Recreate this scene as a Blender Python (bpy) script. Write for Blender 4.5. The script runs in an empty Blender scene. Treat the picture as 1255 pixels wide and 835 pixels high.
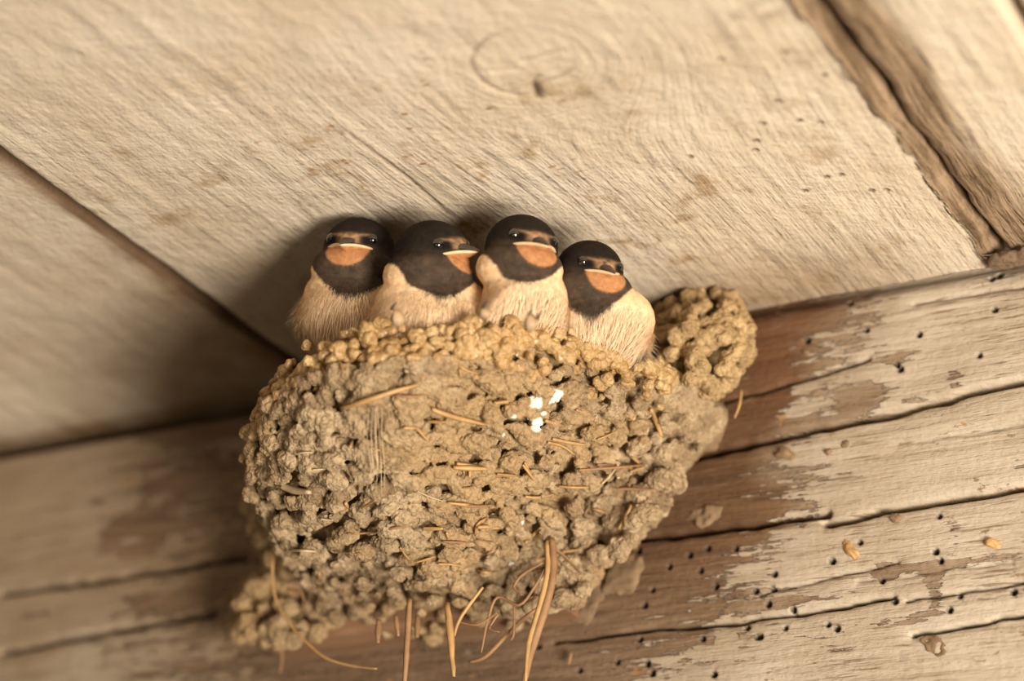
import bpy, math
import numpy as np
from mathutils import Matrix, Vector
from mathutils.bvhtree import BVHTree

S = bpy.context.scene
C = S.collection
O = np.array([0.0, 0.0, 2.4])          # point where the beam meets the ceiling; all builders work relative to it
rs = np.random.RandomState(7)

# ------------------------------------------------------------------ camera
F = 2800.0                              # focal length in pixels of the 1255 px wide frame
aX = np.array([.8726, -.1623, -.4605]); aD = np.array([.4846, .4043, .7758])
aD /= np.linalg.norm(aD); aX -= aD * (aX @ aD); aX /= np.linalg.norm(aX); aZ = np.cross(aX, aD)
M = np.array([aX, aD, aZ])
z0 = F / 4500.0
P = -(M @ np.array([(700 - 627.5) / F * z0, (423 - 417.5) / F * z0, z0]))
camR, camU, camF = M[:, 0], -M[:, 1], M[:, 2]
cam = bpy.data.objects.new('camera', bpy.data.cameras.new('camera'))
C.objects.link(cam); S.camera = cam
cam.matrix_world = Matrix(((camR[0], camU[0], -camF[0], P[0]), (camR[1], camU[1], -camF[1], P[1]),
                           (camR[2], camU[2], -camF[2], P[2] + O[2]), (0, 0, 0, 1)))
cam.data.sensor_width = 36.0
cam.data.lens = F / 1255.0 * 36.0
cam.data.clip_start = 0.01
cam.data.dof.use_dof = True
cam.data.dof.focus_distance = 0.546
cam.data.dof.aperture_fstop = 6.3

# ------------------------------------------------------------------ light
w = bpy.data.worlds.new('world'); S.world = w; w.use_nodes = True
w.node_tree.nodes['Background'].inputs[0].default_value = (1.0, 0.74, 0.46, 1)
w.node_tree.nodes['Background'].inputs[1].default_value = 0.08

def area(name, loc, target, size, power, col):
    l = bpy.data.lights.new(name, 'AREA'); l.shape = 'RECTANGLE'
    l.size, l.size_y = size; l.energy = power; l.color = col
    o = bpy.data.objects.new(name, l); C.objects.link(o)
    o.location = Vector(loc) + Vector(O)
    o.rotation_euler = (Vector(target) - Vector(loc)).to_track_quat('-Z', 'Y').to_euler()
    return o
area('key_light_right', (.76, -.50, -.56), (.03, -.05, -.03), (.32, .34), 18.5, (1.0, .90, .77))  # key light on the right, kept near so brightness falls off leftward
area('fill_light_front', (.15, -1.2, -.75), (0, -.05, -.04), (.6, .6), 1.5, (1.0, .84, .66))  # added weak fill light from in front and below
S.view_settings.view_transform = 'Standard'; S.view_settings.look = 'None'
S.view_settings.gamma = 1.0; S.view_settings.use_curve_mapping = False
S.view_settings.exposure = 0.0

# ------------------------------------------------------------------ helpers
def ray(x, y): return M @ np.array([(x - 627.5) / F, (y - 417.5) / F, 1.0])
def on_ceiling(x, y, z=0.0):
    d = ray(x, y); return P + d * (z - P[2]) / d[2]
def on_wall(x, y, Y=0.0):
    d = ray(x, y); return P + d * (Y - P[1]) / d[1]

def hash3(i, seed):
    n = (i[..., 0] * 374761393 + i[..., 1] * 668265263 + i[..., 2] * 1274126177 + seed * 974634777) & 0x7fffffff
    n = ((n ^ (n >> 13)) * 1274126177) & 0x7fffffff
    return ((n ^ (n >> 16)) & 0xffff) / 65535.0
def vnoise(p, scale=1.0, seed=0):
    p = np.asarray(p, float) * scale + 1000.37
    i = np.floor(p).astype(np.int64); f = p - i; f = f * f * (3 - 2 * f); r = 0
    for dx in (0, 1):
        for dy in (0, 1):
            for dz in (0, 1):
                wgt = (f[..., 0] if dx else 1 - f[..., 0]) * (f[..., 1] if dy else 1 - f[..., 1]) * (f[..., 2] if dz else 1 - f[..., 2])
                r = r + wgt * hash3(i + np.array([dx, dy, dz]), seed)
    return r * 2 - 1
def fbm(p, scale, seed=0, n=3):
    a, r, t = 1.0, 0, 0
    for k in range(n):
        r = r + a * vnoise(p, scale * 2.03 ** k, seed + k); t += a; a *= .5
    return r / t
def sstep(a, b, x):
    t = np.clip((x - a) / (b - a), 0, 1); return t * t * (3 - 2 * t)

def mesh_np(name, v, f, attrs=None, smooth=True):
    me = bpy.data.meshes.new(name)
    v = np.asarray(v, np.float32)
    if isinstance(f, np.ndarray):
        n, k = f.shape
        me.vertices.add(len(v)); me.vertices.foreach_set('co', v.ravel())
        me.loops.add(n * k); me.loops.foreach_set('vertex_index', f.astype(np.int32).ravel())
        me.polygons.add(n)
        me.polygons.foreach_set('loop_start', np.arange(0, n * k, k, dtype=np.int32))
        me.polygons.foreach_set('loop_total', np.full(n, k, np.int32))
        me.update(calc_edges=True); me.validate()
    else:
        me.from_pydata(v.tolist(), [], f); me.update()
    for k, a in (attrs or {}).items():
        a = np.asarray(a, np.float32)
        if a.ndim == 1:
            at = me.attributes.new(k, 'FLOAT', 'POINT'); at.data.foreach_set('value', a)
        elif a.shape[1] == 4:
            at = me.attributes.new(k, 'FLOAT_COLOR', 'POINT'); at.data.foreach_set('color', a.ravel())
        else:
            at = me.attributes.new(k, 'FLOAT_VECTOR', 'POINT'); at.data.foreach_set('vector', a.ravel())
    me.polygons.foreach_set('use_smooth', np.full(len(me.polygons), smooth))
    return me
def link(name, me, mat, root=None, origin=None):
    """me holds coordinates relative to O; root is (object, its location relative to O)"""
    o = bpy.data.objects.new(name, me); C.objects.link(o)
    if mat is not None:
        me.materials.clear(); me.materials.append(mat)
    if root is None:
        org = np.zeros(3) if origin is None else np.asarray(origin, float)
        me.transform(Matrix.Translation(Vector(-org))); o.location = Vector(O + org)
        o['_o'] = [float(q) for q in org]
    else:
        org = np.array(list(root['_o'])); me.transform(Matrix.Translation(Vector(-org)))
        o['_o'] = [float(q) for q in org]; o.parent = root
    return o
def empty(name, loc):
    o = bpy.data.objects.new(name, None); C.objects.link(o); o.empty_display_size = .01
    o.location = Vector(O + np.asarray(loc)); o['_o'] = [float(q) for q in loc]; return o
def tag(o, label=None, cat=None, group=None, kind=None):
    for k, v in (('label', label), ('category', cat), ('group', group), ('kind', kind)):
        if v: o[k] = v
    return o
def verts_of(me):
    a = np.empty(len(me.vertices) * 3, np.float32); me.vertices.foreach_get('co', a); return a.reshape(-1, 3).astype(float)
def bake(me, mods):
    """run modifiers on a mesh and return the result as a new mesh"""
    o = bpy.data.objects.new('tmp', me); C.objects.link(o)
    for typ, kw in mods:
        m = o.modifiers.new(typ, typ)
        for k, v in kw.items(): setattr(m, k, v)
    dg = bpy.context.evaluated_depsgraph_get(); dg.update()
    r = bpy.data.meshes.new_from_object(o.evaluated_get(dg)); bpy.data.objects.remove(o)
    return r
def set_attr(me, k, a):
    a = np.asarray(a, np.float32)
    if a.ndim == 1: me.attributes.new(k, 'FLOAT', 'POINT').data.foreach_set('value', a)
    else: me.attributes.new(k, 'FLOAT_COLOR', 'POINT').data.foreach_set('color', a.ravel())

def ico(n):
    import bmesh
    b = bmesh.new(); bmesh.ops.create_icosphere(b, subdivisions=n, radius=1.0)
    v = np.array([x.co[:] for x in b.verts]); f = np.array([[q.index for q in x.verts] for x in b.faces]); b.free(); return v, f
ICO2, ICO3, ICO4 = ico(2), ico(3), ico(4)

class Acc:
    def __init__(s): s.v, s.f, s.n = [], [], 0
    def add(s, v, f): s.v.append(v); s.f.append(f + s.n); s.n += len(v)
    def mesh(s, name, **k): return mesh_np(name, np.concatenate(s.v), np.concatenate(s.f), **k)
def ellipsoid(c, axes, radii, base=ICO3, rough=0.0, freq=1.5, seed=0):
    v, f = base
    d = 1 + (rough * fbm(v + seed * 3.7, freq, seed, 2) if rough else 0)
    v = v * (np.asarray(d)[..., None] if rough else 1) * np.asarray(radii)
    return np.asarray(c) + v @ np.asarray(axes), f

def tube(pts, r, sides=6, res=4, caps=True):
    """tapered tube with its own thickness along a smoothed polyline"""
    pts = np.asarray(pts, float); n = len(pts); r = np.broadcast_to(np.asarray(r, float), (n,))
    t = np.linspace(0, n - 1, (n - 1) * res + 1); out = []; rr = np.interp(t, np.arange(n), r)
    for q in t:
        i = min(int(q), n - 2); u = q - i
        p0, p1, p2, p3 = pts[max(i - 1, 0)], pts[i], pts[i + 1], pts[min(i + 2, n - 1)]
        out.append(.5 * ((2 * p1) + (p2 - p0) * u + (2 * p0 - 5 * p1 + 4 * p2 - p3) * u * u + (3 * p1 - p0 - 3 * p2 + p3) * u ** 3))
    out = np.array(out); m = len(out); tan = np.gradient(out, axis=0); tan /= np.linalg.norm(tan, axis=1)[:, None] + 1e-12
    a = np.array([.13, .27, .95]); side = np.cross(tan, a); side /= np.linalg.norm(side, axis=1)[:, None] + 1e-12; up = np.cross(side, tan)
    ang = np.linspace(0, 2 * np.pi, sides, endpoint=False)
    v = out[:, None] + rr[:, None, None] * (np.cos(ang)[None, :, None] * side[:, None] + np.sin(ang)[None, :, None] * up[:, None])
    v = v.reshape(-1, 3); idx = np.arange(m * sides).reshape(m, sides); nx = np.roll(idx, -1, axis=1)
    f = np.stack([idx[:-1], nx[:-1], nx[1:], idx[1:]], -1).reshape(-1, 4).tolist()
    if caps: f += [list(idx[0][::-1]), list(idx[-1])]
    return v, f

def grid_slab(xs, ys, top, thick, axis='z'):
    """displaced grid facing -z (ceiling) or -y (beam), closed at the back to give real thickness"""
    nx, ny = len(xs), len(ys)
    X, Y = np.meshgrid(xs, ys, indexing='ij'); front = np.stack([X, Y, top], -1).reshape(-1, 3)
    idx = np.arange(nx * ny).reshape(nx, ny)
    f = np.stack([idx[:-1, :-1], idx[:-1, 1:], idx[1:, 1:], idx[1:, :-1]], -1).reshape(-1, 4)
    ring = np.concatenate([idx[:, 0], idx[-1, 1:], idx[-2::-1, -1], idx[0, -2:0:-1]])
    back = front[ring].copy(); back[:, 2] = thick
    b = nx * ny + np.arange(len(ring)); r2 = np.roll(ring, -1); b2 = np.roll(b, -1)
    side = np.stack([ring, r2, b2, b], -1)
    v = np.concatenate([front, back]); faces = np.concatenate([f, side])
    return v, faces, [list(b[::-1])]

# ------------------------------------------------------------------ materials
def nt(name):
    m = bpy.data.materials.new(name); m.use_nodes = True; t = m.node_tree
    return m, t, t.nodes['Principled BSDF']
def N(t, typ, ins=None, **kw):
    n = t.nodes.new(typ)
    for k, v in kw.items(): setattr(n, k, v)
    for k, v in (ins or {}).items():
        if isinstance(v, bpy.types.NodeSocket): t.links.new(v, n.inputs[k])
        else: n.inputs[k].default_value = v
    return n
def obj_co(t): return N(t, 'ShaderNodeTexCoord').outputs['Object']
def attr(t, name, out='Fac'): return N(t, 'ShaderNodeAttribute', attribute_name=name).outputs[out]
def noise(t, vec, scale, detail=4, rough=.55, sc=None, dist=0):
    if sc is not None: vec = N(t, 'ShaderNodeMapping', {'Vector': vec, 'Scale': sc}).outputs[0]
    return N(t, 'ShaderNodeTexNoise', {'Vector': vec, 'Scale': scale, 'Detail': detail, 'Roughness': rough, 'Distortion': dist}).outputs['Fac']
def mathn(t, op, a, b=0.0, c=0.0, clamp=False): return N(t, 'ShaderNodeMath', {0: a, 1: b, 2: c}, operation=op, use_clamp=clamp).outputs[0]
def rng(t, v, a, b, c=0.0, d=1.0): return N(t, 'ShaderNodeMapRange', {'Value': v, 'From Min': a, 'From Max': b, 'To Min': c, 'To Max': d}, interpolation_type='SMOOTHSTEP').outputs[0]
def mix(t, f, a, b):
    n = N(t, 'ShaderNodeMix', data_type='RGBA')
    for i, v in ((0, f), (6, a), (7, b)):
        if isinstance(v, bpy.types.NodeSocket): t.links.new(v, n.inputs[i])
        else: n.inputs[i].default_value = v if i == 0 else (*v, 1)
    return n.outputs[2]
def bump(t, h, dist, strength=1.0, normal=None):
    i = {'Height': h, 'Distance': dist, 'Strength': strength}
    if normal is not None: i['Normal'] = normal
    return N(t, 'ShaderNodeBump', i).outputs[0]

PAINT = (.66, .565, .44)
def paint_material():
    m, t, b = nt('limewashed_board')
    g = attr(t, 'grain', 'Vector'); co = obj_co(t)
    tone = noise(t, co, 22, 3); c = mix(t, rng(t, tone, .35, .7), PAINT, (.61, .50, .365))
    d = attr(t, 'dirt')
    spk = noise(t, co, 260, 3, .6); blot = noise(t, co, 55, 5, .65)
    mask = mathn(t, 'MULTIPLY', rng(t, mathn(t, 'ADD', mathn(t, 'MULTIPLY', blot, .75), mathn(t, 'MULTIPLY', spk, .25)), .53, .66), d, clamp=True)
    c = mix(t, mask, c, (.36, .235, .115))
    dirt_shade = attr(t, 'grime_shade'); c = mix(t, mathn(t, 'MULTIPLY', dirt_shade, rng(t, blot, .2, .75, .55, 1.0)), c, (.20, .115, .050))  # grime together with the shade painted by nest and joint
    fl = N(t, 'ShaderNodeTexVoronoi', {'Vector': N(t, 'ShaderNodeMapping', {'Vector': co, 'Scale': (160, 330, 1), 'Rotation': (0, 0, .9)}).outputs[0], 'Scale': 1.0, 'Randomness': 1.0}).outputs['Distance']
    flm = mathn(t, 'MULTIPLY', mathn(t, 'MULTIPLY', rng(t, fl, .24, .10), rng(t, noise(t, co, 75, 2), .52, .6)), attr(t, 'fleck'))
    c = mix(t, flm, c, (.33, .17, .06))
    c = mix(t, attr(t, 'stain_shade'), c, (.11, .06, .03))  # stains, plus shade painted in the left joint and worm holes
    c = mix(t, attr(t, 'bare'), c, mix(t, rng(t, noise(t, g, 1, 5, .65, (420, 30, 40)), .35, .62), (.13, .082, .042), (.36, .25, .155)))
    t.links.new(c, b.inputs['Base Color']); b.inputs['Roughness'].default_value = .62; b.inputs['Specular IOR Level'].default_value = .35
    ridge = noise(t, g, 1, 3, .5, (480, 30, 1)); r2 = noise(t, g, 1, 4, .6, (900, 80, 1)); lump = noise(t, co, 120, 4, .6); fine = noise(t, co, 700, 3, .6)
    amp = attr(t, 'ridge')
    n1 = bump(t, mathn(t, 'MULTIPLY', ridge, amp), .0006)
    n2 = bump(t, mathn(t, 'MULTIPLY', r2, amp), .0004, normal=n1)
    n3 = bump(t, lump, .0012, normal=n2)
    t.links.new(bump(t, fine, .00032, normal=n3), b.inputs['Normal'])
    return m
def beam_material():
    m, t, b = nt('peeling_painted_timber'); co = obj_co(t)
    g = noise(t, co, 1, 6, .65, (30, 10, 330)); g2 = noise(t, co, 1, 4, .6, (9, 5, 70)); iso = noise(t, co, 180, 5, .6)
    fin = noise(t, co, 1, 4, .7, (90, 10, 900))
    wood = mix(t, rng(t, g2, .3, .7), (.11, .056, .026), (.22, .125, .066))
    wood = mix(t, mathn(t, 'MULTIPLY', rng(t, g, .42, .62), .55), wood, (.085, .045, .025))
    wood = mix(t, attr(t, 'red'), wood, (.17, .080, .038))
    grey = mix(t, rng(t, g, .35, .65), (.36, .265, .175), (.22, .145, .090))
    wood = mix(t, attr(t, 'weather'), wood, grey)
    p = attr(t, 'paint')
    v = mathn(t, 'ADD', mathn(t, 'ADD', mathn(t, 'MULTIPLY', g2, .35), mathn(t, 'MULTIPLY', g, .70)), mathn(t, 'ADD', mathn(t, 'MULTIPLY', iso, .35), mathn(t, 'MULTIPLY', fin, .70)))
    v = mathn(t, 'ADD', v, mathn(t, 'MULTIPLY', p, 1.5))
    mask = rng(t, v, 1.05, 1.085)
    pc = mix(t, rng(t, noise(t, co, 40, 4), .3, .7), (.56, .475, .37), (.47, .385, .28))
    pc = mix(t, attr(t, 'soil'), pc, (.26, .165, .09))
    c = mix(t, mask, wood, pc)
    fc = mathn(t, 'MULTIPLY', rng(t, noise(t, co, 1, 3, .6, (55, 10, 1000)), .57, .63), rng(t, noise(t, co, 45, 3), .42, .58))
    c = mix(t, mathn(t, 'MULTIPLY', fc, .85), c, (.23, .155, .095))
    chip = mathn(t, 'MULTIPLY', rng(t, noise(t, co, 1, 5, .7, (110, 10, 300)), .60, .62), rng(t, noise(t, co, 30, 2), .46, .56))
    c = mix(t, mathn(t, 'MULTIPLY', chip, .9), c, (.27, .19, .12))
    c = mix(t, mathn(t, 'MULTIPLY', mathn(t, 'MULTIPLY', rng(t, noise(t, co, 140, 2), .68, .70), rng(t, noise(t, co, 30, 1), .45, .6)), .8), c, (.40, .22, .09))
    c = mix(t, attr(t, 'hole_shade'), c, (.03, .018, .01))
    t.links.new(c, b.inputs['Base Color']); b.inputs['Roughness'].default_value = .58; b.inputs['Specular IOR Level'].default_value = .35
    n1 = bump(t, mask, .00035); n2 = bump(t, g, .0009, normal=n1); n3 = bump(t, fin, .00045, normal=n2)
    t.links.new(bump(t, noise(t, co, 500, 3), .0003, normal=n3), b.inputs['Normal'])
    return m
def mud_material(name, ca, cb, cc, gloss=.75, glint=0.0):
    m, t, b = nt(name); co = obj_co(t)
    cell = N(t, 'ShaderNodeTexVoronoi', {'Vector': co, 'Scale': 210.0}).outputs['Color']
    cell = N(t, 'ShaderNodeSeparateColor', {0: cell}).outputs[0]
    big = noise(t, co, 28, 3); fine = noise(t, co, 900, 4, .65); med = noise(t, co, 260, 4, .6)
    c = mix(t, cell, ca, cb); c = mix(t, rng(t, big, .42, .62, 0, .8), c, cc)
    c = mix(t, rng(t, fine, .42, .62, 0, .45), c, (.14, .08, .035))
    if glint: c = mix(t, rng(t, noise(t, co, 330, 3), .66, .71), c, (.80, .66, .46))  # pale specks painted into the colour as glints
    c = mix(t, attr(t, 'white'), c, (.86, .80, .70))
    t.links.new(c, b.inputs['Base Color']); b.inputs['Roughness'].default_value = gloss
    b.inputs['Specular IOR Level'].default_value = .5 if glint else .25
    n1 = bump(t, med, .0011); t.links.new(bump(t, fine, .00040, normal=n1), b.inputs['Normal'])
    return m
def plain(name, col, rough=.6, var=.25, scale=300, spec=.4, sc=(1, 1, 1), coat=0, sss=0):
    m, t, b = nt(name); n = noise(t, obj_co(t), scale, 4, .6, sc)
    t.links.new(mix(t, rng(t, n, .3, .7), col, tuple(q * (1 - var) for q in col)), b.inputs['Base Color'])
    b.inputs['Roughness'].default_value = rough; b.inputs['Specular IOR Level'].default_value = spec
    b.inputs['Coat Weight'].default_value = coat
    if sss: b.inputs['Subsurface Weight'].default_value = sss; b.inputs['Subsurface Radius'].default_value = (.003, .0012, .0005)
    t.links.new(bump(t, n, .0001), b.inputs['Normal']); return m
def feather_material():
    m, t, b = nt('plumage'); c = attr(t, 'tint', 'Color'); n = noise(t, obj_co(t), 700, 3)
    t.links.new(N(t, 'ShaderNodeHueSaturation', {'Color': c, 'Value': rng(t, n, .2, .8, .8, 1.15)}).outputs[0], b.inputs['Base Color'])
    b.inputs['Roughness'].default_value = .8; b.inputs['Specular IOR Level'].default_value = .15
    
    return m
M_paint, M_beam, M_feather = paint_material(), beam_material(), feather_material()
M_mud = mud_material('dried_mud', (.27, .185, .10), (.50, .375, .225), (.42, .28, .135))
M_rim = mud_material('ochre_mud_beads', (.40, .235, .085), (.63, .43, .20), (.46, .27, .10), .40, 1.0)
M_clump = mud_material('tan_mud_beads', (.34, .225, .105), (.52, .365, .18), (.44, .285, .125), .7)
M_straw = plain('dry_straw', (.56, .33, .13), .45, .3, 200)
M_pale = plain('pale_straw', (.66, .50, .30), .5, .2, 200)
M_root = plain('dry_grass', (.36, .20, .095), .6, .3, 200)
M_eye = plain('glossy_black_eye', (.006, .004, .003), .06, .1, 100, .8, coat=1)
M_lid = plain('grey_eyelid', (.085, .066, .05), .6, .3, 900)
M_bill = plain('dark_bill', (.075, .055, .042), .38, .3, 600)
M_gape = plain('cream_gape', (.78, .56, .33), .45, .12, 500, sss=.15)
M_toe = plain('pale_toe', (.50, .34, .19), .35, .2, 500, sss=.2)
M_claw = plain('dark_claw', (.03, .02, .014), .35, .2, 500)
M_smear = plain('mud_smear', (.27, .175, .095), .8, .35, 250)
M_ledge = plain('bare_batten', (.27, .15, .08), .65, .45, 120, sc=(.2, 1, 1))
M_web = plain('dusty_web', (.20, .13, .08), .9, .3, 300)

# ------------------------------------------------------------------ ceiling
def seg_dist(p, poly):
    """distance of 2-D points to a polyline"""
    d = np.full(p.shape[:-1], 9.0)
    for a, b in zip(poly[:-1], poly[1:]):
        a, b = np.asarray(a), np.asarray(b); ab = b - a
        u = np.clip(((p - a) @ ab) / (ab @ ab + 1e-12), 0, 1)
        d = np.minimum(d, np.linalg.norm(p - (a + u[..., None] * ab), axis=-1))
    return d
def cpoly(pts): return [on_ceiling(x, y)[:2] for x, y in pts]

ceiling = empty('ceiling', (0, 0, 0)); tag(ceiling, 'cream painted board ceiling above the nest and chicks', 'ceiling', kind='structure')
KC = on_ceiling(648, 77)[:2]
def ceiling_board(x0, x1, lift, step, seed, left_edge, right_edge, label, knot=False, y_far=-.42, grime_shade_fn=None, y_end=-.0010):
    xs = np.arange(x0, x1 + step / 2, step); ys = np.unique(np.concatenate([np.arange(y_far, -.23, .004), np.arange(-.23, y_end, step), [y_end]]))
    X, Y = np.meshgrid(xs, ys, indexing='ij'); p3 = np.stack([X, Y, X * 0 + seed], -1); p = p3[..., :2]
    # wavy worn edges
    wl = fbm(np.stack([Y * 0, Y, Y * 0 + seed], -1), 60, seed, 4) * left_edge[1]; wr = fbm(np.stack([Y * 0 + 5, Y, Y * 0], -1), 70, seed + 3, 4) * right_edge[1]
    dl = X - x0; dr = x1 - X
    z = np.full(X.shape, lift)
    z = z + left_edge[0] * (1 - np.sqrt(np.clip(1 - np.clip(1 - dl / max(left_edge[2], 1e-5), 0, 1) ** 2, 0, 1)))
    z = z + right_edge[0] * (1 - np.sqrt(np.clip(1 - np.clip(1 - dr / max(right_edge[2], 1e-5), 0, 1) ** 2, 0, 1)))
    Xw = X + wl * np.exp(-dl / .006) + wr * np.exp(-dr / .006)
    z = z - .0006 * fbm(p3, 45, seed + 8, 3) - .0003 * fbm(p3 * np.array([1, .12, 1]), 300, seed + 9, 2)
    stain_shade = np.zeros(X.shape); grain = np.stack([X, Y, X * 0], -1); ridge = .55 + .45 * vnoise(p3, 26, seed + 4)
    ridge = ridge * sstep(-.20, -.06, Y) + .30
    if knot:
        q = (p - KC); ang = math.radians(-32); ca, sa = math.cos(ang), math.sin(ang)
        qa, qb = q[..., 0] * ca + q[..., 1] * sa, -q[..., 0] * sa + q[..., 1] * ca
        # outline of the knot taken round its rim
        rim = cpoly([(577, 77), (583, 60), (598, 46), (620, 37), (648, 34), (675, 38), (695, 48), (704, 65), (703, 82), (688, 93), (662, 99), (650, 113), (636, 116), (612, 110), (592, 100), (583, 88), (577, 77)])
        d = seg_dist(p, rim); r = np.hypot(q[..., 0], q[..., 1]); rr = .0165
        groove = np.exp(-(d / .00055) ** 2) * np.clip(.45 + .8 * vnoise(p3, 110, 5) + .9 * sstep(0.002, -.012, q[..., 0]), .12, 1)
        z = z + .0003 * groove; stain_shade = np.maximum(stain_shade, .5 * groove)
        wgt = np.exp(-np.clip(r - rr, 0, 1) / .014)
        grain[..., 0] = X * (1 - wgt) + (r + .02) * wgt; ridge = ridge * (1 - .75 * np.exp(-(r / .014) ** 4)) + .25 * wgt * sstep(0, .01, q[..., 0])
        for pl, wd, st in (([(660, 92), (655, 98), (652, 108), (657, 116)], .0006, .5), ([(657, 105), (660, 117)], .0011, .9), ([(640, 75), (690, 62)], .0006, .22), ([(590, 88), (640, 84)], .0005, .18),
                           ([(430, 166), (462, 190), (497, 215), (522, 237), (548, 262)], .00045, .75)):
            e = np.exp(-(seg_dist(p, cpoly(pl)) / wd) ** 2); z = z + .0005 * e; stain_shade = np.maximum(stain_shade, st * e)
        holes = [(243, 373), (355, 365), (418, 371), (437, 533), (480, 527), (372, 574), (572, 576), (617, 576), (225, 424), (290, 307), (310, 157), (118, 177), (222, 451), (26, 470), (430, 230)]
        for hx, hy in holes:
            h = on_ceiling(835 + hx / 2.455, hy / 2.455)[:2]; e = np.exp(-(np.linalg.norm(p - h, axis=-1) / .00052) ** 4)
            z = z + .002 * e; stain_shade = np.maximum(stain_shade, np.exp(-(np.linalg.norm(p - h, axis=-1) / .00085) ** 6))  # pit interior painted dark as its shade
        for hx, hy, rad, dep in ((940, 12, .004, .7), (905, 18, .003, .4), (988, 72, .0035, .55), (1006, 80, .003, .3)):   # worn brown patches near the right-hand edge
            h = on_ceiling(hx, hy)[:2]; e = np.exp(-(np.linalg.norm(p - h, axis=-1) / rad) ** 2) * np.clip(.5 + vnoise(p3, 300, 31), 0, 1); stain_shade = np.maximum(stain_shade, dep * e)
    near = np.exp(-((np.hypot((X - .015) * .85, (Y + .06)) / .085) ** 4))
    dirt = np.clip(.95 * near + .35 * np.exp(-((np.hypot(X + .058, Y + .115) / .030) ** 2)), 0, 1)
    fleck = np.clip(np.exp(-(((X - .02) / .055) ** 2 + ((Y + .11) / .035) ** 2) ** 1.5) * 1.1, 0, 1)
    if x0 < -.2: stain_shade = np.maximum(stain_shade, .95 * sstep(.0030, .0012, dr + .0009 * vnoise(p3, 120, 51)))   # shade of the open joint, painted dark on the board edge
    grime_shade = np.zeros(X.shape)
    if grime_shade_fn is not None: grime_shade = grime_shade_fn(X, Y, p3)
    bare = np.zeros(X.shape)
    if right_edge[3]: bare = np.maximum(bare, sstep(right_edge[3] * 1.15, right_edge[3] * .85, dr + .0016 * fbm(p3, 130, 17, 3)))
    if left_edge[3]: bare = np.maximum(bare, sstep(left_edge[3] * 1.6, left_edge[3] * .55, dl + .010 * fbm(p3 * np.array([1, .3, 1]), 90, 19, 4)))
    ridge = (ridge if x0 > -.2 else ridge * .35) + 1.6 * bare
    v, f, cap = grid_slab(xs, ys, z, lift + .022); n = X.size
    v[:n, 0] = Xw.ravel(); ext = lambda a: np.concatenate([a.ravel(), np.zeros(len(v) - n)])
    extb = lambda a: np.concatenate([a.ravel(), np.full(len(v) - n, .6)])
    ga = np.concatenate([grain.reshape(-1, 3), v[n:] * 1.0])
    me = mesh_np('ceiling_board', v, f, attrs={'grain': ga, 'dirt': ext(dirt), 'grime_shade': ext(grime_shade), 'stain_shade': np.concatenate([stain_shade.ravel(), np.full(len(v) - n, .95 if x0 < -.2 else 0.0)]), 'bare': extb(bare), 'ridge': ext(ridge), 'fleck': ext(fleck)})
    o = link('ceiling_board', me, M_paint, ceiling); o['label'] = label; return o
def grime_shade_mid(X, Y, p):
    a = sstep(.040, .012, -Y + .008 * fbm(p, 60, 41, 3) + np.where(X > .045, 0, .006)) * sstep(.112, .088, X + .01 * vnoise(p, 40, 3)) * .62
    b = np.exp(-((np.hypot(X + .055, (Y + .035) * .8) / .045) ** 2)) * .55  # shadow of the nest painted onto the board
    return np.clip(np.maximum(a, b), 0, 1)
def grime_shade_left(X, Y, p):
    return np.clip(.6 * sstep(.006, .0, -.0830 - X + .003 * vnoise(p, 60, 9)) + .85 * np.exp(-((np.hypot(X + .088, (Y + .030)) / .055) ** 2)) + .35 * sstep(.02, .0, -Y) + .9 * sstep(.0035, -.001, -Y) + .30 * np.clip(fbm(p, 40, 6, 3), 0, 1) * sstep(.16, .06, -Y), 0, 1)  # some grime, plus shade painted at the gap edge, nest and beam joint
ceiling_board(-.0788, .1222, 0.0, .0005, 3, (.006, .0012, .004, 0), (.005, .0018, .0050, .0040), 'wide cream painted board with an oval knot, chicks below it', True, grime_shade_fn=grime_shade_mid)
ceiling_board(-.34, -.0828, .0025, .0012, 11, (.002, .001, .003, 0), (.002, .0008, .003, 0), 'blurred cream ceiling board left of the dark gap, grime and painted shade near the beam', grime_shade_fn=grime_shade_left, y_end=.014)
ceiling_board(.1236, .1566, .0006, .0005, 23, (.004, .0030, .003, .0115), (.002, .0006, .002, 0), 'narrow ceiling board with a worn bare brown left edge')
ceiling_board(.1590, .34, .0012, .0012, 37, (.002, .0006, .002, 0), (.002, .001, .003, 0), 'ceiling board past the second gap in the top right corner')
v, f = np.array([[x, y, z] for x in (-.34, .34) for y in (-.42, .09) for z in (.0265, .040)]), [[0, 1, 3, 2], [4, 6, 7, 5], [0, 4, 5, 1], [2, 3, 7, 6], [0, 2, 6, 4], [1, 5, 7, 3]]
link('gap_light_block', mesh_np('gap_light_block', v, f, smooth=False), M_ledge, ceiling)  # unseen slab added above the boards to block light through the gaps

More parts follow.
